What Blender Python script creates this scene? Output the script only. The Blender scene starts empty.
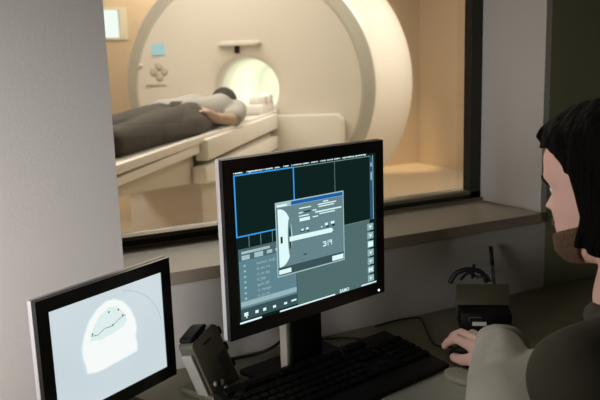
import bpy, bmesh, math, random
from mathutils import Vector, Matrix, Euler
random.seed(7)
C = bpy.context.scene
COL = C.collection
R = math.radians
V = Vector

# ------------------------------------------------------------------ camera
cd = bpy.data.cameras.new('camera'); cam = bpy.data.objects.new('camera', cd); COL.objects.link(cam)
cd.sensor_width = 36; cd.lens = 42.55; cd.clip_start = 0.02; cd.clip_end = 60
def cam_rot(yaw, pitch, roll):
    cy, sy, cp, sp = math.cos(yaw), math.sin(yaw), math.cos(pitch), math.sin(pitch)
    f = V((-sy*cp, cy*cp, -sp)); r = V((cy, sy, 0)); u = r.cross(f)
    cr, sr = math.cos(roll), math.sin(roll)
    r2 = r*cr + u*sr; u2 = -r*sr + u*cr
    return Matrix((r2, u2, -f)).transposed()
cam.matrix_world = Matrix.Translation((0, 0, 1.36)) @ cam_rot(-.4666, .1851, -.0321).to_4x4()
cd.dof.use_dof = True; cd.dof.focus_distance = 1.36; cd.dof.aperture_fstop = 7.0
C.camera = cam

# ------------------------------------------------------------------ world, lights, exposure
w = bpy.data.worlds.new('world'); C.world = w; w.use_nodes = True
w.node_tree.nodes['Background'].inputs[0].default_value = (.66, .68, .18, 1)
w.node_tree.nodes['Background'].inputs[1].default_value = .016
def area(name, loc, target, size, power, col, sy=None, spread=180):
    l = bpy.data.lights.new(name, 'AREA'); l.energy = power; l.color = col
    l.shape = 'RECTANGLE'; l.size = size; l.size_y = sy or size; l.spread = R(spread)
    o = bpy.data.objects.new(name, l); COL.objects.link(o); o.location = loc
    o.rotation_euler = (V(target)-V(loc)).to_track_quat('-Z', 'Y').to_euler(); return o
# unseen light source on the left, close to the window wall
area('unseen_left_light', (-1.2, .5, 1.10), (-.45, 1.385, 1.02), .4, 6.0, (.98, .95, .95), .8, 68)
area('added_fill_light', (-1.3, .72, 1.25), (1.2, .98, 1.12), .4, 1.8, (1, .93, .86), .7, 52)  # fill lamp added to brighten the face, sleeve and window reveal
# scan room ceiling lighting
area('scan_room_light', (-.9, 3.3, 2.9), (1.2, 1.6, 1.2), .9, 62, (1, .92, .85))  # extra lamp added to light the window reveal, sill and seated person
area('scan_room_light', (1.2, 4.4, 2.95), (1.2, 4.4, 0), 1.6, 68, (1, .93, .85))
area('scan_room_light', (4.4, 4.2, 2.95), (4.4, 4.2, 0), 1.6, 90, (1, .92, .82))
area('scan_room_light', (2.5, 7.4, 2.95), (2.6, 7.6, 0), 1.2, 30, (1, .86, .68), .6)
C.view_settings.view_transform = 'Standard'; C.view_settings.look = 'None'
C.view_settings.exposure = 0; C.view_settings.gamma = 1; C.view_settings.use_curve_mapping = False

# ------------------------------------------------------------------ materials
def lin(c):
    return tuple(((v/255)/12.92 if v/255 <= .04045 else ((v/255+.055)/1.055)**2.4) for v in c) + (1,)
MATS = {}
def mat(name, col, rough=.6, metal=0, spec=.5, bump=0, bscale=60, var=0, vscale=8, stretch=None, sheen=0, sub=0):
    m = bpy.data.materials.new(name); m.use_nodes = True; nt = m.node_tree; b = nt.nodes['Principled BSDF']
    c = tuple(col[:3]) + (1,)
    b.inputs['Base Color'].default_value = c; b.inputs['Roughness'].default_value = rough
    b.inputs['Metallic'].default_value = metal; b.inputs['Specular IOR Level'].default_value = spec
    if sheen: b.inputs['Sheen Weight'].default_value = sheen
    if sub:
        b.inputs['Subsurface Weight'].default_value = sub; b.inputs['Subsurface Scale'].default_value = .01
        b.inputs['Subsurface Radius'].default_value = (1, .35, .2)
    tc = nt.nodes.new('ShaderNodeTexCoord'); mp = nt.nodes.new('ShaderNodeMapping')
    nt.links.new(tc.outputs['Object'], mp.inputs[0])
    if stretch: mp.inputs['Scale'].default_value = stretch
    n = nt.nodes.new('ShaderNodeTexNoise'); n.inputs['Scale'].default_value = vscale; n.inputs['Detail'].default_value = 5
    nt.links.new(mp.outputs[0], n.inputs[0])
    if var:
        mx = nt.nodes.new('ShaderNodeMix'); mx.data_type = 'RGBA'
        mx.inputs[6].default_value = tuple(v*(1-var) for v in c[:3])+(1,); mx.inputs[7].default_value = tuple(min(1, v*(1+var)) for v in c[:3])+(1,)
        nt.links.new(n.outputs['Fac'], mx.inputs[0]); nt.links.new(mx.outputs[2], b.inputs['Base Color'])
    if bump:
        n2 = nt.nodes.new('ShaderNodeTexNoise'); n2.inputs['Scale'].default_value = bscale; n2.inputs['Detail'].default_value = 4
        nt.links.new(mp.outputs[0], n2.inputs[0])
        bp = nt.nodes.new('ShaderNodeBump'); bp.inputs['Strength'].default_value = bump; bp.inputs['Distance'].default_value = .01
        nt.links.new(n2.outputs['Fac'], bp.inputs['Height']); nt.links.new(bp.outputs[0], b.inputs['Normal'])
    MATS[name] = m; return m
def emit(name, srgb, s=1.0):
    m = bpy.data.materials.new(name); m.use_nodes = True; nt = m.node_tree; nt.nodes.clear()
    e = nt.nodes.new('ShaderNodeEmission'); e.inputs[0].default_value = lin(srgb); e.inputs[1].default_value = s
    o = nt.nodes.new('ShaderNodeOutputMaterial'); nt.links.new(e.outputs[0], o.inputs[0]); return m
wallm = mat('wall_paint', (.64, .61, .575), .8, bump=.04, bscale=220, var=.02)
sillm = mat('sill_stone', (.38, .32, .25), .42, bump=.02, var=.05, vscale=30)
framem = mat('black_window_frame', (.012, .013, .008), .35)
deskm = mat('desk_laminate', (.27, .255, .17), .5, var=.06, vscale=25, bump=.02)
floorm = mat('vinyl_floor', (.16, .15, .13), .4, var=.1)
scanwall = mat('scan_room_paint', (.62, .50, .37), .75, var=.03, bump=.03)
scanfloor = mat('scan_room_floor', (.55, .46, .36), .25, var=.05)
ceilm = mat('ceiling_tile', (.7, .68, .64), .9)
ceild = mat('dark_ceiling_tile', (.30, .29, .24), .9)
gant = mat('gantry_plastic', (.66, .60, .52), .38, var=.01)
gantw = mat('gantry_white_shell', (.86, .82, .76), .30)
gantring = mat('gantry_grey_ring', (.46, .43, .36), .22)
linerm = mat('bore_liner', (.85, .85, .78), .4)
tablem = mat('table_white_plastic', (.86, .81, .76), .4)
tablepan = mat('table_beige_panel', (.60, .53, .45), .45)
padm = mat('table_pad', (.62, .58, .52), .7)
trous = mat('dark_trousers', (.045, .034, .024), .9, bump=.3, bscale=12, sheen=.05)
shirt = mat('grey_shirt', (.34, .32, .29), .9, bump=.3, bscale=10)
skinp = mat('patient_skin', (.42, .28, .20), .55)
skinm = mat('skin', (.72, .45, .385), .5, var=.06, vscale=40, sub=.15, bump=.03, bscale=200)
hairm = mat('black_hair', (.004, .0035, .003), .7, spec=.05, bump=.6, bscale=25, stretch=(6, 6, .6))
hairp = mat('patient_hair', (.03, .022, .015), .7)
beardm = mat('brown_beard', (.10, .055, .028), .9, bump=.6, bscale=180, var=.4, vscale=120)
coatm = mat('olive_grey_coat_cloth', (.42, .405, .34), .92, bump=.22, bscale=14, var=.08, vscale=10, sheen=.15)
jeanm = mat('dark_jeans', (.03, .035, .05), .9, bump=.2)
shoem = mat('shoe_leather', (.02, .02, .02), .5)
blackp = mat('black_plastic', (.004, .004, .004), .55, spec=.25, bump=.01)
blackg = mat('black_bezel', (.006, .007, .008), .33)
keym = mat('key_plastic', (.003, .003, .003), .75, spec=.15)
legend = mat('key_legend', (.35, .35, .33), .6)
silver = mat('silver_monitor_edge', (.60, .57, .60), .45, metal=.1)
greyp = mat('grey_plastic', (.14, .13, .10), .5, bump=.02)
phonem = mat('beige_grey_plastic', (.125, .115, .078), .5, bump=.03)
phonelt = mat('pale_trim_and_sheen', (.45, .43, .38), .4)
panelm = mat('smoky_grey_panel', (.07, .068, .042), .35)
labelm = mat('paper_label', (.75, .75, .74), .7)
rubber = mat('cable_rubber', (.008, .008, .008), .5)
chairm = mat('chair_fabric', (.03, .03, .035), .9, bump=.2)
chrome = mat('metal', (.5, .5, .5), .3, metal=1)
eyem = mat('eye_white', (.7, .68, .65), .2); irism = mat('eye_iris', (.05, .03, .02), .1)
wristm = mat('grey_mousepad_gel', (.27, .25, .20), .6)

glassm = bpy.data.materials.new('window_glass'); glassm.use_nodes = True
nt = glassm.node_tree; nt.nodes.clear()
gt = nt.nodes.new('ShaderNodeBsdfTransparent'); gt.inputs[0].default_value = (.94, .95, .92, 1)
gg = nt.nodes.new('ShaderNodeBsdfGlossy'); gg.inputs['Roughness'].default_value = .02
fr = nt.nodes.new('ShaderNodeFresnel'); fr.inputs[0].default_value = 1.45
mx = nt.nodes.new('ShaderNodeMixShader'); oo = nt.nodes.new('ShaderNodeOutputMaterial')
nt.links.new(fr.outputs[0], mx.inputs[0]); nt.links.new(gt.outputs[0], mx.inputs[1]); nt.links.new(gg.outputs[0], mx.inputs[2]); nt.links.new(mx.outputs[0], oo.inputs[0])

# ------------------------------------------------------------------ helpers
def obj(name, bm, m, parent=None, smooth=False, mats=None):
    me = bpy.data.meshes.new(name)
    if isinstance(bm, bpy.types.Mesh): me = bm
    else:
        bmesh.ops.recalc_face_normals(bm, faces=bm.faces[:]); bm.to_mesh(me); bm.free()
    o = bpy.data.objects.new(name, me); COL.objects.link(o)
    for x in (mats or [m]): me.materials.append(x)
    if smooth:
        for p in me.polygons: p.use_smooth = True
        if smooth == 'auto':
            try: me.set_sharp_from_angle(angle=R(35))
            except Exception: pass
    if parent: o.parent = parent
    return o
def thing(name, label, cat, loc=(0, 0, 0), rz=0, group=None, rot=None):
    o = bpy.data.objects.new(name, None); COL.objects.link(o); o.location = loc
    o.rotation_euler = rot or (0, 0, rz); o.empty_display_size = .05
    o['label'] = label; o['category'] = cat
    if group: o['group'] = group
    return o
def tag(o, label, cat, group=None):
    o['label'] = label; o['category'] = cat
    if group: o['group'] = group
    return o
def struct(o): o['kind'] = 'structure'; return o
def box(bm, lo, hi, bev=0, mtx=None, seg=2, mi=0):
    t = bmesh.new(); bmesh.ops.create_cube(t, size=1)
    c = [(a+b)/2 for a, b in zip(lo, hi)]; s = [abs(b-a) for a, b in zip(lo, hi)]
    for v in t.verts: v.co = V((v.co.x*s[0]+c[0], v.co.y*s[1]+c[1], v.co.z*s[2]+c[2]))
    if bev: bmesh.ops.bevel(t, geom=t.edges[:], offset=min(bev, min(s)*.49), segments=seg, profile=.5, affect='EDGES')
    if mtx: bmesh.ops.transform(t, matrix=mtx, verts=t.verts)
    for f in t.faces: f.material_index = mi
    merge(bm, t)
def merge(bm, t):
    me = bpy.data.meshes.new('tmp'); t.to_mesh(me); t.free(); bm.from_mesh(me); bpy.data.meshes.remove(me)
def B(lo, hi, bev=0, mtx=None, seg=2):
    bm = bmesh.new(); box(bm, lo, hi, bev, mtx, seg); return bm
def prism(bm, pts, y0, y1, axis='y', bev=0):
    """extrude polygon pts (a,b) along an axis"""
    t = bmesh.new()
    def P(a, b, c):
        return {'y': (a, c, b), 'x': (c, a, b), 'z': (a, b, c)}[axis]
    A = [t.verts.new(P(a, b, y0)) for a, b in pts]; Bv = [t.verts.new(P(a, b, y1)) for a, b in pts]
    t.faces.new(A); t.faces.new(Bv[::-1])
    n = len(pts)
    for i in range(n): t.faces.new((A[i], Bv[i], Bv[(i+1) % n], A[(i+1) % n]))
    bmesh.ops.recalc_face_normals(t, faces=t.faces[:])
    if bev: bmesh.ops.bevel(t, geom=t.edges[:], offset=bev, segments=2, profile=.5, affect='EDGES')
    merge(bm, t)
def smoothpath(pts, n=8):
    pts = [V(p) for p in pts]; out = []
    P = [pts[0]]+pts+[pts[-1]]
    for i in range(1, len(P)-2):
        a, b, c, d = P[i-1], P[i], P[i+1], P[i+2]
        for k in range(n):
            t = k/n
            out.append(.5*((2*b)+(-a+c)*t+(2*a-5*b+4*c-d)*t*t+(-a+3*b-3*c+d)*t**3))
    out.append(pts[-1]); return out
def tube(bm, pts, r, seg=12, caps=True, flat=1):
    """tube with per-point radius; flat squashes the local second axis"""
    pts = [V(p) for p in pts]; n = len(pts)
    rr = r if isinstance(r, (list, tuple)) else [r]*n
    rings = []; prev = None
    for i, p in enumerate(pts):
        d = (pts[min(i+1, n-1)]-pts[max(i-1, 0)]).normalized()
        if prev is None:
            a = V((0, 0, 1)) if abs(d.z) < .9 else V((1, 0, 0)); s = d.cross(a).normalized()
        else:
            s = (prev-d*prev.dot(d)).normalized()
        prev = s; u = s.cross(d)
        rings.append([bm.verts.new(p+(s*math.cos(t)+u*math.sin(t)*flat)*rr[i]) for t in [2*math.pi*k/seg for k in range(seg)]])
    for a, b in zip(rings, rings[1:]):
        for k in range(seg): bm.faces.new((a[k], a[(k+1) % seg], b[(k+1) % seg], b[k]))
    if caps: bm.faces.new(rings[0][::-1]); bm.faces.new(rings[-1])
def T(pts, r, seg=12, flat=1):
    bm = bmesh.new(); tube(bm, pts, r, seg, True, flat); return bm
def ball(bm, c, r, seg=20, mtx=None):
    t = bmesh.new(); bmesh.ops.create_uvsphere(t, u_segments=seg, v_segments=max(8, seg//2), radius=1)
    r = r if isinstance(r, (tuple, list)) else (r, r, r)
    for v in t.verts: v.co = V((v.co.x*r[0], v.co.y*r[1], v.co.z*r[2]))
    if mtx: bmesh.ops.transform(t, matrix=mtx, verts=t.verts)
    for v in t.verts: v.co += V(c)
    merge(bm, t)
def capsule(bm, a, b, ra, rb, seg=20):
    """tapered capsule"""
    a, b = V(a), V(b); n = 6
    ax = (b-a); L = ax.length or 1e-6; d = ax/L
    pts = []; rr = []
    for k in range(n, 0, -1):
        t = k/n*math.pi/2*.98; pts.append(a-d*ra*math.sin(t)); rr.append(ra*math.cos(t))
    pts += [a, b]; rr += [ra, rb]
    for k in range(1, n+1):
        t = k/n*math.pi/2*.98; pts.append(b+d*rb*math.sin(t)); rr.append(rb*math.cos(t))
    tube(bm, pts, rr, seg)
def chain(bm, joints, seg=20):
    """joints: list of (point, radius)"""
    for (a, ra), (b, rb) in zip(joints, joints[1:]): capsule(bm, a, b, ra, rb, seg)
def lathe(bm, prof, seg=96, clampz=None, arc=None):
    """profile (y, r) revolved about the Y axis"""
    rings = []
    for y, r in prof:
        ring = []
        for k in range(seg):
            t = 2*math.pi*k/seg; z = r*math.sin(t)
            if clampz is not None: z = max(z, clampz)
            ring.append(bm.verts.new((r*math.cos(t), y, z)))
        rings.append(ring)
    for a, b in zip(rings, rings[1:]):
        for k in range(seg): bm.faces.new((a[k], a[(k+1) % seg], b[(k+1) % seg], b[k]))
def fuse(bm, voxel, smooth=4, factor=.5):
    """union of overlapping shells into one continuous surface"""
    me = bpy.data.meshes.new('f'); bmesh.ops.recalc_face_normals(bm, faces=bm.faces[:]); bm.to_mesh(me); bm.free()
    o = bpy.data.objects.new('f', me); COL.objects.link(o)
    m = o.modifiers.new('r', 'REMESH'); m.mode = 'VOXEL'; m.voxel_size = voxel
    if smooth:
        s = o.modifiers.new('s', 'SMOOTH'); s.factor = factor; s.iterations = smooth
    dg = bpy.context.evaluated_depsgraph_get(); dg.update()
    out = bpy.data.meshes.new_from_object(o.evaluated_get(dg))
    bpy.data.objects.remove(o); bpy.data.meshes.remove(me); out.materials.clear()
    return out
_tc = {}
def text(bm, s, x, z, size, y=0, align='LEFT', bold=0):
    """flat lettering in the XZ plane facing -Y"""
    cu = bpy.data.curves.new('t', 'FONT'); cu.body = s; cu.size = size; cu.align_x = align; cu.resolution_u = 2; cu.offset = bold
    o = bpy.data.objects.new('t', cu); COL.objects.link(o)
    dg = bpy.context.evaluated_depsgraph_get(); dg.update()
    me = bpy.data.meshes.new_from_object(o.evaluated_get(dg))
    me.transform(Matrix.Translation((x, y, z)) @ Matrix.Rotation(R(90), 4, 'X'))
    bm.from_mesh(me); bpy.data.objects.remove(o); bpy.data.curves.remove(cu); bpy.data.meshes.remove(me)

# ------------------------------------------------------------------ control room shell
WY, GY, BY = 1.385, 1.636, 1.668        # wall face, glass plane, far face of the wall
WX0, WX1, SZ, TOPZ = .299, 1.425, .954, 2.25
bm = bmesh.new()
box(bm, (-2.2, WY, 0), (WX0, BY, 2.7)); box(bm, (WX1, WY, 0), (WX1+.02, BY, 2.7))
box(bm, (WX0, WY, 0), (WX1, BY, SZ-.025)); box(bm, (WX0, WY, TOPZ), (WX1, BY, 2.7))
struct(obj('wall_front', bm, wallm))
struct(obj('wall_front_right', B((WX1+.02, WY, 0), (2.9, BY, 2.7)), mat('dimmed_wall_paint', (.30, .30, .19), .8, bump=.04, bscale=220)))  # same wall; the light falloff is put into a dark olive colour
struct(obj('wall_right', B((2.9, -1.2, 0), (3.0, BY, 2.7)), wallm))
struct(obj('floor', B((-2.2, -1.2, -.05), (3.0, BY, 0)), floorm))
struct(obj('ceiling', B((-2.2, .2, 2.7), (3.0, BY, 2.76)), ceild))
struct(obj('trim_1', B((WX0, WY-.012, SZ-.027), (WX1-.006, GY+.02, SZ), .002), sillm))
win = bpy.data.objects.new('window_1', None); COL.objects.link(win); win.location = ((WX0+WX1)/2, GY, SZ); struct(win)
wx = (WX1-WX0)/2; H = TOPZ-SZ
bm = bmesh.new()
box(bm, (-wx, -.012, 0), (wx, .05, .027), .002); box(bm, (-wx, -.012, H-.03), (wx, .05, H), .002)
box(bm, (-wx, -.012, 0), (-wx+.02, .05, H), .002); box(bm, (wx-.040, -.012, 0), (wx, .022, H), .002)
obj('window_frame', bm, framem, win)
bm = bmesh.new(); box(bm, (-wx, -.024, .0), (wx, -.012, .007), .001); box(bm, (-wx, -.014, .019), (wx-.04, .016, .0285), .001)
obj('window_bead', bm, mat('bead_bronze', (.16, .14, .09), .4), win)
obj('window_glass', B((-wx+.02, .018, .03), (wx-.038, .022, H-.03)), glassm, win)

# ------------------------------------------------------------------ scan room shell
struct(obj('floor', B((-1.6, BY, -.05), (5.98, 8.1, 0)), scanfloor))
struct(obj('ceiling', B((-1.6, BY, 3.0), (5.98, 8.1, 3.06)), ceilm))
bm = bmesh.new()   # back wall with the small window opening
box(bm, (-1.6, 8, 0), (1.50, 8.12, 3)); box(bm, (1.97, 8, 0), (5.98, 8.12, 3))
box(bm, (1.50, 8, 0), (1.97, 8.12, 1.72)); box(bm, (1.50, 8, 2.06), (1.97, 8.12, 3))
struct(obj('wall_back', bm, scanwall))
struct(obj('wall_side', B((5.89, BY, 0), (5.98, 8.0, 3)), scanwall))
struct(obj('wall_left', B((-1.7, BY, 0), (-1.6, 8.1, 3)), scanwall))
w2 = bpy.data.objects.new('window_2', None); COL.objects.link(w2); w2.location = (1.735, 8.06, 1.89); struct(w2)
bm = bmesh.new()
box(bm, (-.235, -.075, -.17), (.235, .02, -.15)); box(bm, (-.235, -.075, .15), (.235, .02, .17))
box(bm, (-.235, -.076, -.149), (-.215, .02, .149)); box(bm, (.155, -.076, -.149), (.235, .0, .149))
obj('window_frame', bm, mat('window_surround', (.72, .68, .55), .5), w2)
obj('lit_pane', B((-.22, 0, -.155), (.16, .01, .155)), emit('daylit_pane', (240, 247, 244), 1.25), w2)
# unseen downlights added to throw the warm pools on the floor near the back wall
for lx, ly, pw in ((5.45, 7.80, 420), (1.45, 7.45, 70)):
    t = thing('added_downlight', 'added unseen ceiling downlight above the %s of the scan room back wall' % ('right corner' if lx > 3 else 'left part'), 'light', (lx, ly, 2.985), 0)
    bm = bmesh.new(); lathe(bm, [(-.0, .055), (-.012, .075), (.0, .085), (.012, .085)], 32)
    bmesh.ops.rotate(bm, verts=bm.verts, cent=(0, 0, 0), matrix=Matrix.Rotation(R(90), 3, 'X'))
    obj('trim_ring', bm, gantw, t, True)
    l = bpy.data.lights.new('added_pool_lamp', 'SPOT'); l.energy = pw; l.color = (1, .70, .36); l.spot_size = R(26); l.spot_blend = .8; l.shadow_soft_size = .05
    o = bpy.data.objects.new('added_pool_lamp', l); COL.objects.link(o); o.parent = t; o.location = (0, 0, -.02)

# ------------------------------------------------------------------ MRI scanner
AX = R(-36)
G = V((2.279, 5.423, 0)); BZ = 1.19
g = thing('mri_scanner', 'large white round mri scanner with a lit bore behind the observation window', 'mri scanner', (G.x, G.y, 0), AX)
def gz(o): o.location.z = BZ; return o
bm = bmesh.new(); lathe(bm, [(.16, .250), (.08, .253), (.03, .265), (.005, .295), (-.008, .36), (-.012, .55), (-.008, .75), (0, .90), (.004, .935)], 128)
gz(obj('front_cover', bm, gant, g, True))
bm = bmesh.new(); lathe(bm, [(.004, .935), (.0, .945), (.02, .97), (.035, 1.02), (.05, 1.045)], 128, -BZ)
gz(obj('trim_ring', bm, gantring, g, True))
bm = bmesh.new(); lathe(bm, [(.05, 1.045), (.06, 1.055), (.2, 1.095), (.45, 1.16), (.8, 1.25), (1.1, 1.325), (1.2, 1.335), (1.4, 1.30), (1.62, 1.2), (1.72, 1.05), (1.75, .8), (1.74, .4), (1.73, .01)], 128, -BZ)
gz(obj('outer_shell', bm, gantw, g, True))
bm = bmesh.new(); lathe(bm, [(.155, .2495), (.8, .248), (1.55, .248), (1.6, .24), (1.62, .15), (1.625, .001)], 96)
gz(obj('bore_liner', bm, linerm, g, True))
bl = bpy.data.lights.new('bore_lamp', 'AREA'); bl.energy = 3.2; bl.color = (.97, 1, .90); bl.shape = 'RECTANGLE'; bl.size = .12; bl.size_y = 1.1
bo = bpy.data.objects.new('bore_lamp', bl); COL.objects.link(bo); bo.parent = g; bo.location = (0, .95, BZ+.235)
bm = bmesh.new()
prism(bm, [(-.80, .02), (.80, .02), (.80, .985-.05), (.76, .985), (-.76, .985), (-.80, .935)], -.14, .10, 'y', .012)
obj('lower_cover', bm, gant, g, 'auto')
gz(obj('display_screen', B((-.785, -.02, .305), (-.675, .0, .395), .004), emit('blue_display', (180, 214, 218), 1.0), g))
bm = bmesh.new()
for a in range(4):
    d = V((math.cos(a*math.pi/2), 0, math.sin(a*math.pi/2)))
    ball(bm, V((-.735, -.013, .17))+d*.045, (.032, .008, .032))
gz(obj('control_pad', bm, mat('pad_grey', (.47, .41, .33), .5), g, True))
bm = bmesh.new(); ball(bm, (-.895, -.008, .225), (.018, .012, .018)); gz(obj('knob', bm, padm, g, True))
gz(obj('button_strip', B((-.86, -.018, .055), (-.68, -.004, .068), .003), mat('strip', (.42, .34, .25), .5), g))
bm = bmesh.new(); prism(bm, [(-.20, .355), (.09, .355), (.14, .375), (.10, .392), (-.17, .392), (-.22, .375)], -.06, .01, 'y', .008)
gz(obj('laser_cover', bm, gant, g, 'auto'))
gz(obj('laser_aperture', B((-.085, -.03, .295), (-.045, .0, .355), .006), blackp, g))

# ------------------------------------------------------------------ patient table
t = thing('patient_table', 'long cream patient table running out of the scanner bore', 'patient table', (G.x, G.y, 0), AX)
UP = .027
bm = bmesh.new(); prism(bm, [(-.22, .985), (-.22, .955), (-.16, .93), (.16, .93), (.22, .955), (.22, .985), (.15, .975), (-.15, .975)], -3.7, .9)
obj('tabletop', bm, tablem, t, 'auto').location.z = UP
for s in (-1, 1):
    bm = bmesh.new(); box(bm, (s*.215, -3.7, .957), (s*.25, .0, .995), .006)
    obj('side_rail', bm, tablem, t, 'auto').location.z = UP
    bm = bmesh.new(); box(bm, (s*.20, -2.12, .86), (s*.275, -.12, .975), .010)
    obj('upper_side_panel', bm, tablem, t, 'auto').location.z = UP
    bm = bmesh.new(); prism(bm, [(-2.16, .835), (-.14, .80), (-.14, .70), (-1.9, .725), (-2.16, .745)], s*.19, s*.27, 'x', .008)
    obj('lower_side_panel', bm, tablem, t, 'auto').location.z = UP
    bm = bmesh.new(); prism(bm, [(-3.7, .935), (-2.14, .955), (-2.14, .905), (-3.7, .91)], s*.20, s*.235, 'x', .005)
    obj('guide_rail', bm, tablem, t, 'auto').location.z = UP
bm = bmesh.new(); prism(bm, [(-3.65, .925), (-2.12, .925), (-2.12, .74), (-2.3, .76), (-3.0, .84), (-3.65, .89)], -.17, .19, 'x', .01)
obj('cantilever_housing', bm, tablepan, t, 'auto').location.z = UP
bm = bmesh.new(); box(bm, (-.20, -2.1, 0), (.22, -.16, .86), .02); obj('pedestal', bm, tablepan, t, 'auto')
bm = bmesh.new(); box(bm, (-.20, -3.6, .998), (.20, -.35, 1.016), .008); obj('mattress', bm, padm, t, 'auto')

hc = thing('head_coil', 'white slatted receiver coil block beside the bore opening on the table', 'head coil', (0, 0, 0), 0)
hc.location = (G.x, G.y, 0); hc.rotation_euler.z = AX
bm = bmesh.new(); box(bm, (-.13, -.50, .995), (.235, -.06, 1.07), .02); box(bm, (.12, -.48, 1.06), (.215, -.08, 1.135), .02); box(bm, (-.14, -.48, 1.06), (-.08, -.08, 1.12), .02)
obj('coil_base', bm, gantw, hc, 'auto')
hc.location.z = .022
for k in range(4):
    bm = bmesh.new(); box(bm, (.21, -.45+k*.105, 1.0), (.232, -.41+k*.105, 1.13), .006); obj('coil_slat', bm, padm if k % 2 else tablem, hc, 'auto')
bm = bmesh.new(); box(bm, (-.13, -.86, .995), (.13, -.56, 1.05), .025, seg=3)
pl = obj('pillow', bm, tablem, None, True); pl.location = (G.x, G.y, 0); pl.rotation_euler.z = AX
pl.location.z = .022
tag(pl, 'flat white pillow under the head of the person on the scanner table', 'pillow')

# patient (lying on the back, head towards the bore)
p = thing('person', 'person lying on the scanner table in a grey shirt and dark trousers', 'person', (G.x, G.y, 0), AX)
Z0 = 1.0
bm = bmesh.new()
ball(bm, (0, -.76, Z0+.125), (.078, .115, .09)); ball(bm, (0, -.755, Z0+.205), (.018, .02, .03))
chain(bm, [((0, -.86, Z0+.10), .055), ((0, -1.02, Z0+.10), .09)])
for s in (-1, 1):
    chain(bm, [((s*.04, -1.07, Z0+.10), .085), ((s*.05, -1.45, Z0+.10), .08), ((s*.06, -1.80, Z0+.09), .08)])
    chain(bm, [((s*.09, -1.85, Z0+.10), .085), ((s*.10, -2.35, Z0+.09), .06), ((s*.10, -2.95, Z0+.05), .042), ((s*.10, -2.99, Z0+.12), .03)])
    chain(bm, [((s*.165, -1.04, Z0+.09), .05), ((s*.235, -1.38, Z0+.055), .040), ((s*.235, -1.46, Z0+.055), .040), ((s*.215, -1.72, Z0+.085), .030), ((s*.19, -1.84, Z0+.12), .030)])
    for f in range(4):
        q = V((s*(.205-.018*f), -1.86, Z0+.125)); chain(bm, [(q, .010), (q+V((-s*.012, -.050, .012)), .009), (q+V((-s*.025, -.080, .008)), .007)], 8)
    chain(bm, [((s*.19, -1.81, Z0+.135), .011), ((s*.14, -1.85, Z0+.165), .009)], 8)
body = obj('body', fuse(bm, .008, 3), skinp, p, True)
bm = bmesh.new()
for s in (-1, 1):
    chain(bm, [((s*.06, -.99, Z0+.10), .085), ((s*.09, -1.2, Z0+.11), .10), ((s*.085, -1.5, Z0+.10), .098), ((s*.085, -1.76, Z0+.10), .104)])
    chain(bm, [((s*.155, -1.0, Z0+.09), .07), ((s*.215, -1.24, Z0+.075), .060), ((s*.24, -1.42, Z0+.065), .058)])
obj('shirt', fuse(bm, .01, 4), shirt, p, True)
bm = bmesh.new()
for s in (-1, 1):
    chain(bm, [((s*.085, -1.74, Z0+.090), .098), ((s*.10, -1.95, Z0+.085), .098), ((s*.10, -2.3, Z0+.078), .090), ((s*.10, -2.96, Z0+.070), .070)])
    chain(bm, [((s*.14, -1.78, Z0+.075), .07), ((s*.15, -2.0, Z0+.070), .07), ((s*.13, -2.5, Z0+.070), .060)])
chain(bm, [((-.06, -1.76, Z0+.10), .09), ((.06, -1.76, Z0+.10), .09)]); chain(bm, [((0, -1.95, Z0+.085), .085), ((0, -2.4, Z0+.07), .07)])
obj('trousers', fuse(bm, .01, 4), trous, p, True)
bm = bmesh.new(); ball(bm, (0, -.735, Z0+.14), (.094, .115, .098)); obj('hair', fuse(bm, .008, 1), hairp, p, True)
for s in (-1, 1):
    bm = bmesh.new(); ball(bm, (s*.11, -3.07, Z0+.085), (.042, .05, .09)); obj('shoe', bm, trous, p, True)

# ------------------------------------------------------------------ desk
DZ = .74
t = thing('desk', 'long olive grey laminate desk under the observation window', 'desk', (.9, 1.07, 0))
obj('desktop', B((-2.0, -.27, DZ-.03), (1.95, .314, DZ), .003), deskm, t, 'auto')
for x in (-1.9, -.1, 1.85): obj('side_panel', B((x, -.25, 0), (x+.025, .30, DZ-.03), .002), deskm, t)
obj('back_panel', B((-1.87, .285, .30), (1.85, .30, DZ-.03), .002), deskm, t)

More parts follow.
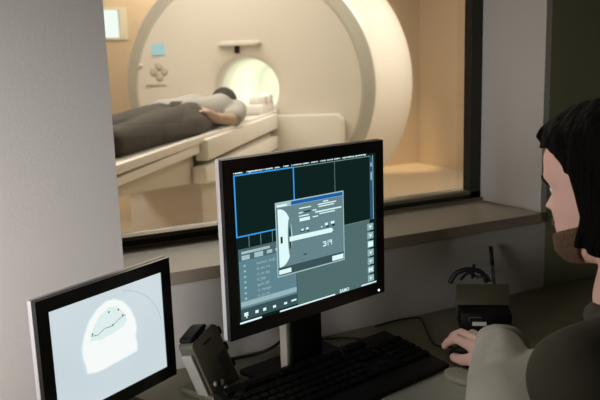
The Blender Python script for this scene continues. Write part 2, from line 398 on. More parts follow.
# ------------------------------------------------------------------ monitors
def quad(bm, W, H, u0, v0, u1, v1, y, mi=0, sk=None):
    P = [(u0, v0), (u1, v0), (u1, v1), (u0, v1)] if sk is None else sk
    f = bm.faces.new([bm.verts.new(((u-.5)*W, y, v*H)) for u, v in P]); f.material_index = mi; return f
def poly(bm, W, H, pts, y):
    f = bm.faces.new([bm.verts.new(((u-.5)*W, y, v*H)) for u, v in pts]); return f
def monitor(name, label, loc, yaw, W, H, aw, ah, ab, depth, stand_h, basew, based, scr_mat):
    t = thing(name, label, 'monitor', (loc[0], loc[1], DZ), yaw)
    z0 = loc[2]-DZ
    bm = bmesh.new()   # bezel ring around the panel
    x0, x1, a0, a1, b0, b1 = -W/2, W/2, -aw/2, aw/2, z0+ab, z0+ab+ah
    for lo, hi in (((x0, 0, z0), (a0, .012, z0+H)), ((a1, 0, z0), (x1, .012, z0+H)), ((a0, 0, z0), (a1, .012, b0)), ((a0, 0, b1), (a1, .012, z0+H))):
        box(bm, lo, hi)
    obj('bezel', bm, blackg, t)
    obj('edge_band', B((x0-.0015, .009, z0-.0015), (x1+.0015, depth, z0+H+.0015), .003), silver, t, 'auto')
    obj('rear_housing', B((x0+.03, depth-.001, z0+.03), (x1-.03, depth+.022, z0+H-.03), .01), blackp, t, 'auto')
    cw = basew*.36
    obj('stand_column', B((-cw/2, depth+.004, .006), (cw/2, depth+.03, z0+H*.45), .003), blackp, t, 'auto')
    if basew > .2: obj('column_sheen', B((-cw/2-.012, depth+.006, .012), (-cw/2-.0005, depth+.028, z0+H*.3), .002), phonelt, t, 'auto')  # reflection on the column side, put in as a pale strip
    bm = bmesh.new(); box(bm, (-basew/2, depth-.04, 0), (basew/2, depth-.04+based, .012), .004); obj('stand_base', bm, blackp, t, 'auto')
    s = obj('screen', B((a0, .002, 0), (a1, .010, ah)), scr_mat, t); s.location.z = b0
    return t, s
# right monitor: dark viewports with the positioning dialog
MW, MH, AW, AH = .411, .335, .366, .283
s_dark = emit('screen_dark_green', (15, 34, 31)); s_teal = emit('screen_slate', (80, 108, 108)); s_blue = emit('screen_blue_line', (60, 150, 225), 1.1)
s_white = emit('screen_white', (215, 240, 240), 1.1); s_line = emit('screen_grey_line', (110, 140, 138)); s_dlg = emit('dialog_grey', (102, 132, 138)); s_list = emit('list_grey', (96, 132, 142))
s_bar = emit('dialog_bar', (58, 82, 86)); s_row = emit('list_row', (150, 182, 188)); s_tit = emit('dialog_title_blue', (25, 95, 170)); s_soft = emit('screen_soft_white', (165, 195, 198)); s_icon = emit('icon_grey', (140, 175, 178)); s_ink = emit('screen_ink', (30, 52, 54))
tm, sc = monitor('computer_monitor', 'large black and silver monitor with dark viewports and a grey dialog box', (.633, 1.207, .869), .2337, MW, MH, AW, AH, .027, .022, 0, .23, .13, s_dark)
def sp(name, m, fn, y=.0015):
    bm = bmesh.new(); fn(bm, y); return obj(name, bm, m, sc)
def rects(lst):
    def f(bm, y):
        for r in lst: quad(bm, AW, AH, *r, y)
    return f
def spr(name, m, lst, y=.0015):
    for r_ in lst: sp(name, m, rects([r_]), y)
def drl(lst): return [(*D(q[0], q[1]), *D(q[2], q[3])) for q in lst]
def frame(u0, v0, u1, v1, tu, tv): return [(u0, v0, u1, v0+tv), (u0, v1-tv, u1, v1), (u0, v0, u0+tu, v1), (u1-tu, v0, u1, v1)]
sp('lower_panel', s_teal, rects([(.385, .0, .945, .503)]), .0017)
sp('viewport_border', s_blue, rects(frame(.004, .578, .388, .985, .008, .009)), .0013)
spr('viewport_line', s_line, [(.388, .976, .96, .982), (.676, .5, .679, .98), (.388, .500, .945, .504), (.079, .505, .083, .578), (.153, .505, .157, .578), (.228, .505, .232, .578)], .0014)
sp('side_slider', emit('slider_blue', (45, 85, 115)), rects([(.950, .5, .975, .975)]), .0014)
spr('slider_mark', s_soft, [(.958, .80, .968, .86), (.958, .9, .968, .93), (.975, .5, .979, .985)], .0012)
def menus(bm, y):
    words = ['Patient', 'Applications', 'Transfer', 'Edit', 'View', 'Protocol', 'Exam', 'Image', 'Tools', 'Scroll', 'Insert', 'Options', 'Setup', 'System', 'Help']
    us = [.004, .085, .185, .262, .315, .372, .45, .508, .568, .622, .675, .735, .785, .835, .885]
    for wd, u in zip(words, us): text(bm, wd, (u-.5)*AW, .992*AH, .0072, y, bold=.0003)
sp('menu_text', s_white, menus, .0012)
sp('list_panel', s_list, rects([(.012, .065, .382, .42)]), .0015)
sp('list_header', emit('list_header', (78, 104, 108)), rects([(.012, .42, .385, .50)]), .0015)
spr('header_button', s_soft, [(.03, .465, .21, .482), (.03, .425, .08, .455), (.11, .425, .165, .458), (.19, .432, .225, .455), (.245, .435, .275, .455)], .0012)
sp('selected_row', s_row, rects([(.014, .112, .380, .146)]), .0013)
for k, wd in enumerate(['localizer_multi', 't2_tse_tra', 't1_se_sag', 't2_flair', 'ep2d_diff', 't1_mprage', 't1_se_tra']):
    sp('list_text', s_soft, lambda bm, y: text(bm, wd, (.12-.5)*AW, (.375-k*.037)*AH, .0075, y), .0012)
    sp('list_mark', s_soft, rects([(.04, .38-k*.037, .052, .392-k*.037)]), .0012)
sp('list_footer', s_bar, rects([(.012, .022, .385, .098)]), .0013)
spr('footer_icon', s_white, [(.03, .045, .055, .07), (.042, .03, .048, .05), (.10, .045, .12, .065), (.15, .045, .17, .065), (.215, .045, .235, .062), (.29, .045, .31, .06), (.34, .05, .375, .062)], .0011)
spr('status_line', s_white, [(.0, .0, .14, .012), (.26, .0, .66, .010), (.87, .002, .995, .012)], .0012)
sp('status_text', s_white, lambda bm, y: text(bm, 'SAMO', (.695-.5)*AW, .004*AH, .010, y, bold=.0003), .0011)
for k in range(7):
    v = .446-k*.0665
    sp('tool_icon', s_icon, rects([(.925, v-.026, .975, v+.026)]), .0013)
    if k == 2: sp('tool_icon_mark', s_white, rects([(.930, v-.02, .970, v+.02)]), .0011)
    elif k == 5: spr('tool_icon_mark', s_white, [(.932, v-.015, .945, v+.015), (.952, v-.015, .966, v+.015), (.945, v-.004, .952, v+.004)], .0011)
    else: sp('tool_icon_mark', s_white, lambda bm, y: poly(bm, AW, AH, [(.935, v+.015), (.95, v-.016), (.965, v+.015), (.95, v+.004)], y), .0011)
# dialog, local fractions -> screen fractions
def D(a, b): return (.253+a*(.486+.0*b), .246+b*.514)
def dr(lst): return rects([(*D(r[0], r[1]), *D(r[2], r[3])) for r in lst])
sp('dialog_frame', s_soft, dr([(0, 0, 1, 1)]), .0009)
sp('dialog_window', s_dlg, dr([(.012, .015, .988, .93)]), .0007)
sp('dialog_title_bar', s_tit, dr([(.22, .935, .985, .985)]), .0007)
sp('dialog_bottom_bar', s_bar, dr([(.012, .02, .988, .125)]), .0006)
def gantry_icon(bm, y):
    pts = [D(.03, .13)]+[D(.03+.19*math.cos(a)**.8 if math.cos(a) > 0 else .03, .52+.39*math.sin(a)) for a in [R(-88+i*8) for i in range(23)]]+[D(.03, .91)]
    poly(bm, AW, AH, pts, y)
sp('dialog_scanner_drawing', s_white, gantry_icon, .0005)
def ring(bm, y):
    c = D(.185, .50)
    n = 24
    o = [bm.verts.new(((c[0]+.013*math.cos(a)-.5)*AW, y, (c[1]+.135*math.sin(a))*AH)) for a in [2*math.pi*i/n for i in range(n)]]
    bm.faces.new(o)
sp('dialog_bore_drawing', s_dlg, ring, .0004)
def ring2(bm, y):
    c = D(.187, .50); n = 24
    bm.faces.new([bm.verts.new(((c[0]+.006*math.cos(a)-.5)*AW, y, (c[1]+.080*math.sin(a))*AH)) for a in [2*math.pi*i/n for i in range(n)]])
sp('dialog_bore_opening', s_ink, ring2, .0003)
sp('dialog_table_drawing', s_white, lambda bm, y: poly(bm, AW, AH, [D(.18, .45), D(.80, .445), D(.825, .475), D(.80, .51), D(.18, .515)], y), .0002)
spr('dialog_text_line', s_white, drl([(.33, .86, .50, .875), (.32, .80, .38, .815), (.52, .80, .58, .815), (.32, .755, .47, .77), (.33, .69, .48, .735), (.52, .71, .60, .725),
    (.68, .895, .76, .91), (.60, .865, .88, .88), (.61, .835, .85, .85), (.56, .765, .96, .785), (.62, .735, .86, .75),
    (.35, .555, .385, .585), (.42, .56, .455, .59), (.64, .545, .665, .56), (.70, .56, .745, .595), (.79, .565, .845, .60), (.02, .94, .16, .965)]), .0003)
spr('dialog_mark', s_ink, drl([(.40, .80, .49, .82), (.34, .545, .40, .56), (.43, .535, .46, .56), (.72, .53, .76, .558), (.81, .53, .85, .562), (.37, .22, .42, .235), (.055, .45, .085, .54)]), .0002)
spr('dialog_figure', s_white, drl([(.66, .27, .71, .285), (.675, .30, .71, .31), (.66, .325, .71, .34), (.70, .27, .712, .34), (.735, .27, .745, .345), (.76, .31, .80, .325), (.79, .27, .80, .345), (.75, .335, .80, .345), (.215, .03, .0, .07), (.02, .035, .19, .085), (.82, .035, .97, .09)][0:8]+[(.02, .035, .19, .095), (.80, .03, .975, .1)]), .0002)
led = obj('power_led', T([(0, .001, 0), (0, -.001, 0)], .0025, 12), emit('led_white', (235, 245, 240), 1.5), tm); led.location = (.187, 0, .869-DZ+.008)

# left monitor: white axial outline image
LW, LH, LAW, LAH = .296, .235, .250, .188
scr = bpy.data.materials.new('white_scan_screen'); scr.use_nodes = True; nt = scr.node_tree; nt.nodes.clear()
tc = nt.nodes.new('ShaderNodeTexCoord'); gr = nt.nodes.new('ShaderNodeTexNoise'); gr.inputs['Scale'].default_value = 4
mxx = nt.nodes.new('ShaderNodeMix'); mxx.data_type = 'RGBA'; mxx.inputs[6].default_value = lin((188, 204, 211)); mxx.inputs[7].default_value = lin((220, 230, 234))
em = nt.nodes.new('ShaderNodeEmission'); ou = nt.nodes.new('ShaderNodeOutputMaterial')
nt.links.new(tc.outputs['Object'], gr.inputs[0]); nt.links.new(gr.outputs['Fac'], mxx.inputs[0]); nt.links.new(mxx.outputs[2], em.inputs[0]); nt.links.new(em.outputs[0], ou.inputs[0])
em.inputs[1].default_value = 1.0
tl, sl = monitor('computer_monitor', 'smaller black monitor at lower left showing a white head scan', (.231, 1.199, .780), .5144, LW, LH, LAW, LAH, .024, .020, 0, .16, .12, scr)
def lobj(name, m, pts, y):
    bm = bmesh.new(); poly(bm, LAW, LAH, pts, y); return obj(name, bm, m, sl)
outer = [(.255, .38), (.235, .48), (.235, .56), (.26, .67), (.31, .78), (.38, .86), (.46, .905), (.54, .90), (.61, .85), (.67, .76), (.71, .64), (.72, .55), (.705, .46), (.715, .38), (.708, .315), (.62, .305), (.50, .295), (.40, .285), (.33, .29), (.26, .315)]
lobj('head_scan_outline', emit('scan_halo', (214, 232, 234)), [((u-.47)*1.05+.47, (v-.57)*1.04+.57) for u, v in outer], .0016)
lobj('head_scan_skull', emit('scan_white', (246, 250, 248)), outer, .0013)
lobj('head_scan_brain', emit('scan_pale', (222, 238, 236)), [(.30, .60), (.33, .70), (.40, .80), (.48, .845), (.55, .83), (.61, .75), (.64, .66), (.60, .61), (.50, .585), (.40, .57)], .0010)
bm = bmesh.new()
for a, b in zip([(.31, .64), (.37, .625), (.43, .66), (.50, .655), (.56, .69), (.62, .715)], [(.37, .625), (.43, .66), (.50, .655), (.56, .69), (.62, .715), (.63, .70)]):
    poly(bm, LAW, LAH, [a, b, (b[0], b[1]+.006), (a[0], a[1]+.006)], .0007)
for c in [(.325, .655), (.505, .665), (.60, .72), (.565, .79), (.48, .80)]:
    bm.faces.new([bm.verts.new(((c[0]+.008*math.cos(a)-.5)*LAW, .0006, (c[1]+.010*math.sin(a))*LAH)) for a in [2*math.pi*i/10 for i in range(10)]])
obj('scan_contour', bm, emit('scan_ink', (95, 120, 122)), sl)
bm = bmesh.new()
for k in range(14):
    a0, a1 = R(8+k*5), R(8+(k+1)*5-1)
    P = lambda a, r: (.52+r*.46*math.cos(a), .45+r*.52*math.sin(a))
    poly(bm, LAW, LAH, [P(a0, .98), P(a1, .98), P(a1, .99), P(a0, .99)], .0012)
obj('field_of_view_arc', bm, emit('scan_arc', (160, 178, 186)), sl)

# ------------------------------------------------------------------ keyboard
kb = thing('keyboard', 'full size black keyboard in front of the large monitor', 'keyboard', (.843, 1.270, DZ), R(12))
# local x runs left to -.45, local y runs to -.185; the rear is propped up
tilt = math.atan2(.022, .185)
km = Matrix.Translation((0, 0, .034)) @ Matrix.Rotation(tilt, 4, 'X')
obj('keyboard_case', B((-.455, -.187, -.018), (.0, .0, 0), .004, km), blackp, kb, 'auto')
bmk = bmesh.new(); bml = bmesh.new()
def key(x, y, wx_, wy_=.0165):
    box(bmk, (x+.001, y+.001, 0), (x+wx_-.001, y+wy_, .007), .0015, km, 1)
KX = -.445
for g0 in (0, 2, 6.5, 11): 
    for k in range(1 if g0 == 0 else 4): key(KX+(g0+k)*.019, -.034, .019)
for r in range(5):
    y = -.062-r*.019
    if r == 4:
        x = KX
        for wd in (.028, .024, .024, .115, .024, .024, .024, .026): key(x, y, wd); x += wd
    else:
        x = KX; lead = (.019, .028, .033, .043)[r]; key(x, y, lead); x += lead
        while x < KX+.255: key(x, y, .019); x += .019
        key(x, y, KX+.289-x)
for cx in range(3):
    for r in (0, 1, 4): key(KX+.299+cx*.019, -.062-r*.019, .019)
    key(KX+.299+cx*.019, -.034, .019)
key(KX+.318, -.119, .019)
for cx in range(4):
    for r in range(5): key(KX+.364+cx*.019, -.062-r*.019, .019)
obj('keys', bmk, keym, kb)
for k in range(2):
    bm = bmesh.new(); box(bm, (-.44+k*.39, -.03, -.034), (-.40+k*.39, -.006, -.012), .002, Matrix.Translation((0, 0, .034))); obj('foot', bm, blackp, kb)
bm = bmesh.new(); box(bm, (-.088, -.0240, 0), (-.085, -.0215, .0015), 0, km)
obj('lock_light', bm, emit('led_red', (255, 120, 100), 1.6), kb)

# ------------------------------------------------------------------ mouse, cable and wrist rest
ms = thing('computer_mouse', 'black wired mouse gripped by the seated person', 'mouse', (.938, 1.098, DZ), R(4))
bm = bmesh.new(); t0 = bmesh.new(); bmesh.ops.create_uvsphere(t0, u_segments=32, v_segments=20, radius=1)
for v in t0.verts:
    v.co = V((v.co.x*.029*(1-.12*v.co.y*v.co.y), v.co.y*.054, (max(v.co.z, -.12)+.12)*.029*(1-.18*v.co.y)))
merge(bm, t0); obj('mouse_shell', bm, blackp, ms, True)
obj('scroll_wheel', T([(-.003, .028, .030), (.003, .028, .030)], .006, 16), rubber, ms, True)
cab = [(.938, 1.152, .752), (.93, 1.20, .744), (.955, 1.26, .7435), (.99, 1.325, .7435), (1.00, 1.360, .7435), (.95, 1.372, .7435), (.88, 1.366, .7435)]
bm = bmesh.new(); tube(bm, smoothpath(cab, 8), .0022, 8)
tag(obj('mouse_cable', bm, rubber, None, True), 'thin black cable looping from the mouse towards the wall', 'cable')
bm = bmesh.new(); tube(bm, smoothpath([(.815, 1.262, .756), (.80, 1.30, .75), (.77, 1.345, .7435), (.72, 1.366, .7435), (.66, 1.372, .7435)], 8), .0026, 8)
tag(obj('keyboard_cable', bm, rubber, None, True), 'short black cable behind the rear edge of the keyboard', 'cable')
bm = bmesh.new()
pts = [(.036*math.cos(a)*(1 if math.cos(a) < 0 else 1.7), .026*math.sin(a)) for a in [2*math.pi*i/28 for i in range(28)]]
prism(bm, pts, 0, .013, 'z', .004)
wr = obj('wrist_rest', bm, wristm, None, 'auto'); wr.location = (.870, 1.040, DZ); wr.rotation_euler.z = R(-70)
tag(wr, 'small rounded grey gel wrist rest beside the mouse', 'wrist rest')
bm = bmesh.new(); prism(bm, [(0, 0), (.20, 0), (.20, .14), (0, .14)], 0, .0012, 'z')
pp = obj('lit_desk_sheet', bm, mat('lit_patch', (.42, .40, .34), .8), None); pp.location = (.715, .92, DZ); pp.rotation_euler.z = R(12)  # monitor light on the desk, put in as a paler sheet
tag(pp, 'pale sheet standing for the monitor-lit desk in front of the keyboard', 'lit_patch')

# ------------------------------------------------------------------ desk phone between the monitors
ph = thing('desk_intercom', 'olive grey handset intercom leaning upright between the two monitors', 'intercom', (.438, 1.232, DZ), R(28))
lean = Matrix.Rotation(R(-14), 4, 'X') @ Matrix.Rotation(R(-13), 4, 'Y')
bm = bmesh.new(); prism(bm, [(-.040, .0), (.040, .0), (.040, .128), (.026, .136), (-.034, .130), (-.040, .125)], -.018, .022, 'y', .005)
bmesh.ops.transform(bm, matrix=lean, verts=bm.verts); obj('handset_body', bm, phonem, ph, 'auto')
bm = bmesh.new(); prism(bm, [(-.034, .129), (.016, .136), (.018, .143), (.006, .146), (-.030, .140), (-.036, .136)], -.016, .018, 'y', .004)
bmesh.ops.transform(bm, matrix=lean, verts=bm.verts); obj('top_cap', bm, blackp, ph, 'auto')
bm = bmesh.new(); box(bm, (-.047, -.012, -.005), (-.0395, .016, .110), .003)
bmesh.ops.transform(bm, matrix=lean, verts=bm.verts); obj('side_trim', bm, phonelt, ph, 'auto')
bm = bmesh.new()
for k in range(3): box(bm, (.038, -.014, .030+k*.036), (.050, .012, .048+k*.036), .004)
bmesh.ops.transform(bm, matrix=lean, verts=bm.verts); obj('side_buttons', bm, blackp, ph, 'auto')
bm = bmesh.new()
for k in range(9): box(bm, (.004, -.020, .030+k*.0055), (.032, -.0175, .0325+k*.0055), .0005)
slot = bmesh.new(); box(slot, (-.012, -.020, .112), (.010, -.0175, .116), .0005); bmesh.ops.transform(slot, matrix=lean, verts=slot.verts); obj('ear_slot', slot, rubber, ph)
bmesh.ops.transform(bm, matrix=lean, verts=bm.verts); obj('speaker_grille', bm, mat('grille', (.05, .045, .03), .6), ph)
bm = bmesh.new()
for x, z in ((-.024, .035), (-.008, .028), (-.018, .010), (-.004, .012)): ball(bm, (x, -.019, z), (.0055, .004, .0055))
bmesh.ops.transform(bm, matrix=lean, verts=bm.verts); obj('call_buttons', bm, phonelt, ph, True)
bm = bmesh.new(); box(bm, (-.052, -.028, 0), (.055, .065, .016), .006); obj('cradle', bm, phonem, ph, 'auto')
# cable clip wedge and lead under the big monitor
bm = bmesh.new(); tube(bm, smoothpath([(.62, 1.305, .80), (.60, 1.335, .765), (.565, 1.36, .744), (.50, 1.366, .7435)], 8), .0035, 8)
tag(obj('monitor_cable', bm, rubber, None, True), 'black lead dropping behind the large monitor to the desk', 'cable')

# ------------------------------------------------------------------ black organiser with label near the wall
og = thing('desk_organiser', 'black desk organiser with a smoky lid and a white label by the mouse', 'organiser', (1.095, 1.228, DZ), R(-34))
obj('organiser_body', B((-.058, -.036, 0), (.058, .05, .050), .006), blackp, og, 'auto')
bm = bmesh.new(); prism(bm, [(.020, .0505), (.046, .094), (.049, .092), (.024, .0505)], -.062, .062, 'x', .0008)
obj('sloped_lid', bm, panelm, og, 'auto')
bm = bmesh.new(); box(bm, (-.062, .0505, .0), (.062, .054, .092), .001); obj('back_plate', bm, panelm, og, 'auto')
obj('label', B((-.032, -.0375, .020), (.000, -.0355, .029)), labelm, og)
bm = bmesh.new(); box(bm, (-.040, -.0375, .039), (-.012, -.0358, .0405)); box(bm, (-.040, -.0375, .031), (-.0385, -.0358, .0391)); obj('clip', bm, greyp, og)
hd = thing('headset', 'black cable headset heaped on top of the desk organiser', 'headset', (1.095, 1.228, DZ+.094), R(-34))
bm = bmesh.new(); tube(bm, smoothpath([(-.075, .060, -.002), (-.06, .062, .022), (-.03, .062, .032), (0, .062, .024), (.012, .062, 0)], 8), .006, 10); obj('headband', bm, rubber, hd, True)
bm = bmesh.new(); tube(bm, smoothpath([(-.05, .066, .004), (-.03, .072, .02), (-.01, .066, .012), (.01, .062, .018), (.02, .060, .002)], 8), .0035, 8); obj('ear_cushion', bm, rubber, hd, True)
bm = bmesh.new(); tube(bm, [(-.022, .062, .01), (-.018, .062, .045)], .0035, 8); obj('microphone_stalk', bm, rubber, hd, True)
pn = thing('pen', 'dark pen leaning on the wall behind the desk organiser', 'pen', (1.215, 1.290, DZ), 0)
obj('pen_barrel', T([(0, .03, 0), (.012, .060, .105)], .0045, 12), greyp, pn, True)
obj('pen_cap', T([(.012, .060, .105), (.020, .076, .150)], .0052, 12), rubber, pn, True)

# ------------------------------------------------------------------ seated person at the right
HC = V((.895, .737, 1.169)); HYAW, HPITCH = R(10), R(-8)
hm = Matrix.Translation(HC) @ Matrix.Rotation(HYAW, 4, 'Z') @ Matrix.Rotation(HPITCH, 4, 'X')
PROF = [(-.118, .055, .0, .022), (-.110, .074, -.02, .036), (-.098, .083, -.035, .046), (-.08, .083, -.055, .055), (-.06, .085, -.072, .062), (-.03, .085, -.088, .070), (0, .084, -.096, .074), (.02, .094, -.099, .076), (.05, .094, -.10, .075), (.08, .082, -.092, .067), (.10, .060, -.073, .052), (.112, .034, -.05, .034), (.119, .0, -.02, .010)]
def prof(z):
    for a, b in zip(PROF, PROF[1:]):
        if z <= b[0]:
            t = max(0, (z-a[0])/(b[0]-a[0])); t = t*t*(3-2*t)*.35+t*.65
            return [a[i]+(b[i]-a[i])*t for i in (1, 2, 3)]
    return PROF[-1][1:]
def gauss(x, s): return math.exp(-(x/s)**2)
def headpt(z, th, off=0):
    fy, by, wd = prof(z); mid = (fy+by)/2; hl = (fy-by)/2
    x = (wd+off)*math.sin(th)*(1+.06*math.sin(2*abs(th))**2); y = mid+(hl+off)*math.cos(th)
    if math.cos(th) > 0:
        nz = 0
        if -.046 < z < .014: nz = ((.014-z)/.046)**1.3*.027 if z > -.032 else .027*max(0, 1-(-.032-z)/.012)
        nw = .007+.006*max(0, min(1, (.01-z)/.045))
        y += nz*gauss(x, nw*1.25)
        y += .0055*gauss(z+.058, .005)*gauss(x, .02)+.0055*gauss(z+.068, .005)*gauss(x, .018)
        y += .005*gauss(z+.098, .012)*gauss(x, .018)
        y += .004*gauss(z-.020, .008)*gauss(abs(x)-.025, .02)
        y -= .009*gauss(z-.001, .011)*gauss(abs(x)-.031, .014)
        y += .003*gauss(z+.03, .015)*gauss(abs(x)-.045, .02)
    return V((x, y, z))
def headmesh(bm, z0=-.118, z1=.119, n=90, th0=-math.pi, th1=math.pi, m=96, off=0, closed=True):
    rings = []
    for i in range(n+1):
        z = z0+(z1-z0)*i/n
        rings.append([bm.verts.new(headpt(z, th0+(th1-th0)*k/m, off)) for k in range(m if closed else m+1)])
    for a, b in zip(rings, rings[1:]):
        for k in range(m if closed else m):
            j = (k+1) % m if closed else k+1
            bm.faces.new((a[k], a[j], b[j], b[k]))
    if closed: bm.faces.new(rings[0][::-1]); bm.faces.new(rings[-1])
pr = thing('person', 'seated person with black hair and beard, pale sleeves and dark torso, hand on mouse', 'person', (.93, .60, 0))
inv = Matrix.Translation((-.93, -.60, 0))
def L(x, y, z): return V((x-.93, y-.60, z))
bm = bmesh.new()
t0 = bmesh.new(); headmesh(t0)
for s in (-1, 1):   # ears
    ball(t0, (s*.078, -.012, -.012), (.008, .017, .030)); 
bmesh.ops.transform(t0, matrix=inv @ hm, verts=t0.verts); merge(bm, t0)
hp = lambda x, y, z: inv @ (hm @ V((x, y, z)))
chain(bm, [(hp(0, -.018, -.03), .058), (hp(0, -.042, -.12), .056), (L(.905, .690, 1.00), .057)])
chain(bm, [(L(.91, .665, .99), .062), (L(.94, .64, .85), .10), (L(.94, .58, .60), .10)])
chain(bm, [(L(.74, .62, .93), .045), (L(1.06, .65, .93), .045)])
# right arm to the mouse hand
WR = (.950, .992, .790)
chain(bm, [(L(1.07, .65, .935), .045), (L(.765, .79, .815), .040), (L(*WR), .026)])
# right hand: palm over the mouse
PZ = .780
kn = [(.918, 1.072, .790), (.936, 1.080, .796), (.954, 1.078, .794), (.970, 1.068, .786)]
for k in kn: chain(bm, [(L(WR[0]+(k[0]-.945)*.4, WR[1]+.005, WR[2]), .019), (L(*k), .0125)], 12)
tips = [[(.912, 1.106, .793), (.911, 1.132, .778), (.913, 1.146, .763)], [(.935, 1.118, .798), (.936, 1.146, .782), (.936, 1.160, .764)],
        [(.960, 1.112, .793), (.964, 1.138, .776), (.965, 1.150, .760)], [(.980, 1.096, .782), (.987, 1.118, .764), (.987, 1.128, .752)]]
for k, c3 in zip(kn, tips):
    chain(bm, [(L(*k), .0115), (L(*c3[0]), .0098), (L(*c3[1]), .0088), (L(*c3[2]), .0075)], 12)
chain(bm, [(L(.944, 1.005, .783), .020), (L(.912, 1.040, .772), .0145), (L(.899, 1.072, .762), .0115), (L(.901, 1.100, .757), .0095)], 12)
# left arm resting in the lap
chain(bm, [(L(.74, .62, .925), .045), (L(.70, .58, .70), .040), (L(.84, .74, .655), .028), (L(.87, .78, .645), .030)])
for i in range(4):
    q = L(.862+.017*i, .795-.006*i, .642); chain(bm, [(q, .010), (q+V((.012, .04, -.004)), .009), (q+V((.018, .062, -.014)), .0075)], 10)
chain(bm, [(L(.85, .77, .655), .012), (L(.835, .815, .65), .010)], 10)
body = obj('body', fuse(bm, .003, 2, .4), skinm, pr, True)
# nails
bm = bmesh.new()
for c3 in tips: ball(bm, L(c3[2][0], c3[2][1]+.005, c3[2][2]+.003), (.005, .004, .0035), 10)
obj('fingernails', bm, mat('nail', (.62, .40, .33), .3), pr, True)
for s in (-1, 1):
    bm = bmesh.new(); ball(bm, hp(s*.031, .0655, .0), .0115, 20); e = obj('eye', bm, eyem, pr, True)
    bm = bmesh.new(); ball(bm, hp(s*.031, .0725, -.001), .0050, 14); obj('iris', bm, irism, e, True)
    bm = bmesh.new(); tube(bm, [hp(s*(.014+.009*k), .099-.0035*k-.001*k*k, .019+.002*k-.0011*k*k) for k in range(5)], [.002, .0035, .0035, .003, .0015], 8); obj('eyebrow', bm, hairm, pr, True)
bm = bmesh.new(); tube(bm, [hp(-.018+.006*k, .090-.0012*(k-3)**2*.6, -.063) for k in range(7)], [.001, .0025, .003, .003, .003, .0025, .001], 8)
obj('lips', bm, mat('lip', (.45, .19, .16), .5), pr, True)
# beard follows the jaw and chin
bm = bmesh.new()
for i in range(31):
    th = R(-84+5.6*i)
    zt = -.080+.022*(abs(th)/R(84))**1.5
    P = [headpt(zt-(zt+.112)*j/5, th, .003) for j in range(6)]
    for a, b in zip(P, P[1:]): capsule(bm, hp(*a), hp(*b), .005, .0055, 8)
chain(bm, [(hp(0, .074, -.112), .012), (hp(0, .050, -.116), .010)], 10)
bm2 = bm
obj('beard', fuse(bm2, .003, 2), beardm, pr, True)
bm = bmesh.new(); tube(bm, [hp(-.026+.0065*k, .092-.0006*(k-4)**2, -.049-.0007*(k-4)**2) for k in range(9)], [.0012, .002, .0026, .003, .0028, .003, .0026, .002, .0012], 8)
obj('moustache', bm, beardm, pr, True)
# hair: strands that follow the skull from the crown and hang to the nape
bm = bmesh.new()
t0 = bmesh.new(); headmesh(t0, .062, .119, 20, off=.009)
for v in t0.verts: v.co.z += .004; 
bmesh.ops.transform(t0, matrix=inv @ hm, verts=t0.verts); merge(bm, t0)
rnd = random.Random(3)
for layer in range(2):
    for i in range(64):
        deg = -180+i*360/64+rnd.uniform(-2, 2); a = abs(deg)
        th = R(deg); P = []
        if a < 50: zend = .078+rnd.uniform(-.006, .008)
        elif a < 84: zend = .074-.055*(a-50)/34
        else: zend = -.088+rnd.uniform(-.015, .010)
        n = 12; jit = rnd.uniform(-.05, .05)
        for k in range(n+1):
            z = .118+(zend-.118)*(k/n)**.9
            off = (.001 if a < 84 else .005)+.005*layer+.003*math.sin(k*.9+i)
            if z < -.02 and a > 60:
                q = headpt(-.02, th+jit*k/n, off); q.z = z
                q.y += .006*math.sin(k+i*1.7)
            else: q = headpt(min(z, .117), th+jit*k/n, off); q.z = z+.006
            P.append(hp(*q))
        rr = [(.008 if a < 84 else .0105)-.004*(k/n)**2 for k in range(n+1)]
        tube(bm, P, rr, 8)
for i in range(10):   # forelock sweeping over the brow
    x = -.03+.007*i
    P = [hp(x*.5, .03, .122), hp(x, .064, .104), hp(x*1.1, .084, .092), hp(x*1.2+.002, .091, .080-.004*(i % 3))]
    tube(bm, smoothpath(P, 4), [.008-.004*(k/12) for k in range(13)], 8)
obj('hair', fuse(bm, .004, 2, .4), hairm, pr, True)
# light loose sleeves and a darker torso part
bm = bmesh.new()
chain(bm, [(L(1.07, .65, .93), .068), (L(.90, .74, .86), .070), (L(.765, .79, .818), .074), (L(.825, .872, .812), .064), (L(.890, .950, .808), .054), (L(.932, 1.000, .806), .046)])
chain(bm, [(L(.79, .82, .86), .045), (L(.87, .92, .845), .028), (L(.925, .99, .838), .016)])
chain(bm, [(L(.74, .62, .92), .064), (L(.71, .59, .83), .062), (L(.70, .58, .72), .058), (L(.76, .65, .66), .052), (L(.825, .725, .65), .043)])
obj('sleeves', fuse(bm, .005, 4), coatm, pr, True)
bm = bmesh.new()
chain(bm, [(L(.91, .64, .93), .085), (L(.92, .62, .82), .13), (L(.93, .57, .62), .14), (L(.94, .53, .555), .12)])
chain(bm, [(L(.735, .63, .932), .074), (L(1.05, .65, .935), .080)])
chain(bm, [(L(.83, .60, .80), .125), (L(1.01, .62, .80), .12)])
chain(bm, [(L(.735, .62, .90), .072), (L(.76, .60, .80), .075)])
chain(bm, [(L(.86, .56, .60), .12), (L(1.02, .56, .60), .12)])
fold = [(.735+.052*math.cos(a), .66+.03*math.sin(a)*.3+.01, .955+.030*math.sin(a)) for a in [2*math.pi*i/16 for i in range(17)]]
hoodp = [(.91+.082*math.cos(a), .655+.078*math.sin(a), .985-.012*math.sin(a)) for a in [2*math.pi*i/14 for i in range(15)]]
chain(bm, [(L(*q), .020) for q in hoodp], 12)
obj('torso', fuse(bm, .005, 4), mat('dark_brown_torso_cloth', (.034, .030, .017), .9, bump=.25, bscale=14), pr, True)
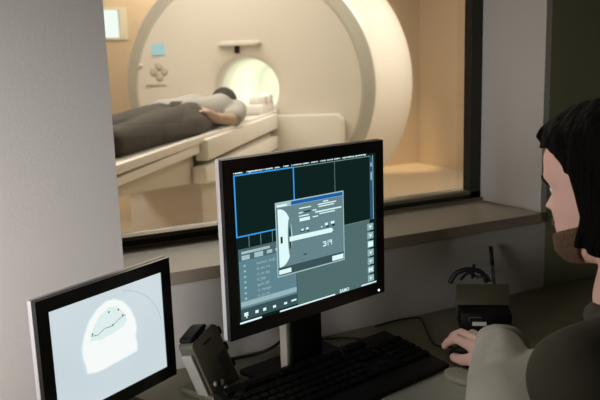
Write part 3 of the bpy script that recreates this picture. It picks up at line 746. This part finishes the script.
# turned back cuff at the wrist
bm = bmesh.new()
ax = V((.042, .050, -.002)).normalized(); s1 = ax.cross(V((0, 0, 1))).normalized(); u1 = s1.cross(ax)
for kk, (rr_, dd) in enumerate(((.043, .018), (.047, .0), (.049, -.02))):
    pts = [L(.938, 1.002, .803)+ax*dd+(s1*math.cos(a)+u1*math.sin(a)*.92)*rr_*(1+.06*math.sin(3*a+kk*1.3)) for a in [2*math.pi*i/20 for i in range(21)]]
    chain(bm, [(q, .0075) for q in pts], 8)
obj('cuff', fuse(bm, .004, 2), coatm, pr, True)
# jeans and shoes
bm = bmesh.new()
for s in (-1, 1):
    chain(bm, [(L(.94+s*.09, .50, .545), .10), (L(.94+s*.12, .88, .545), .075), (L(.94+s*.12, .90, .32), .062), (L(.94+s*.12, .86, .13), .05)])
chain(bm, [(L(.87, .50, .55), .11), (L(1.01, .50, .55), .11)])
obj('jeans', fuse(bm, .01, 3), jeanm, pr, True)
for s in (-1, 1):
    bm = bmesh.new(); ball(bm, L(.94+s*.12, .93, .045), (.045, .13, .045)); obj('shoe', bm, shoem, pr, True)

# ------------------------------------------------------------------ chair under the person
ch = thing('office_chair', 'black swivel office chair under the seated person', 'chair', (.95, .46, 0))
obj('seat', B((-.24, -.22, .385), (.24, .24, .435), .025, seg=3), chairm, ch, True)
obj('backrest', B((-.21, -.27, .50), (.21, -.225, .90), .02, seg=3), chairm, ch, True)
obj('back_support', T(smoothpath([(0, -.05, .38), (0, -.25, .38), (0, -.285, .5), (0, -.275, .7)], 6), .016, 12), blackp, ch, True)
obj('gas_column', T([(0, 0, .09), (0, 0, .385)], .025, 16), chrome, ch, True)
for k in range(5):
    a = 2*math.pi*k/5+.3; d = V((math.cos(a), math.sin(a), 0))
    lg = obj('leg', T([d*.0+V((0, 0, .10)), d*.28+V((0, 0, .075))], [.025, .016], 12), blackp, ch, True)
    sd = V((-d.y, d.x, 0)); obj('caster', T([d*.28+sd*.02+V((0, 0, .03)), d*.28-sd*.02+V((0, 0, .03))], .03, 16), rubber, lg, 'auto')
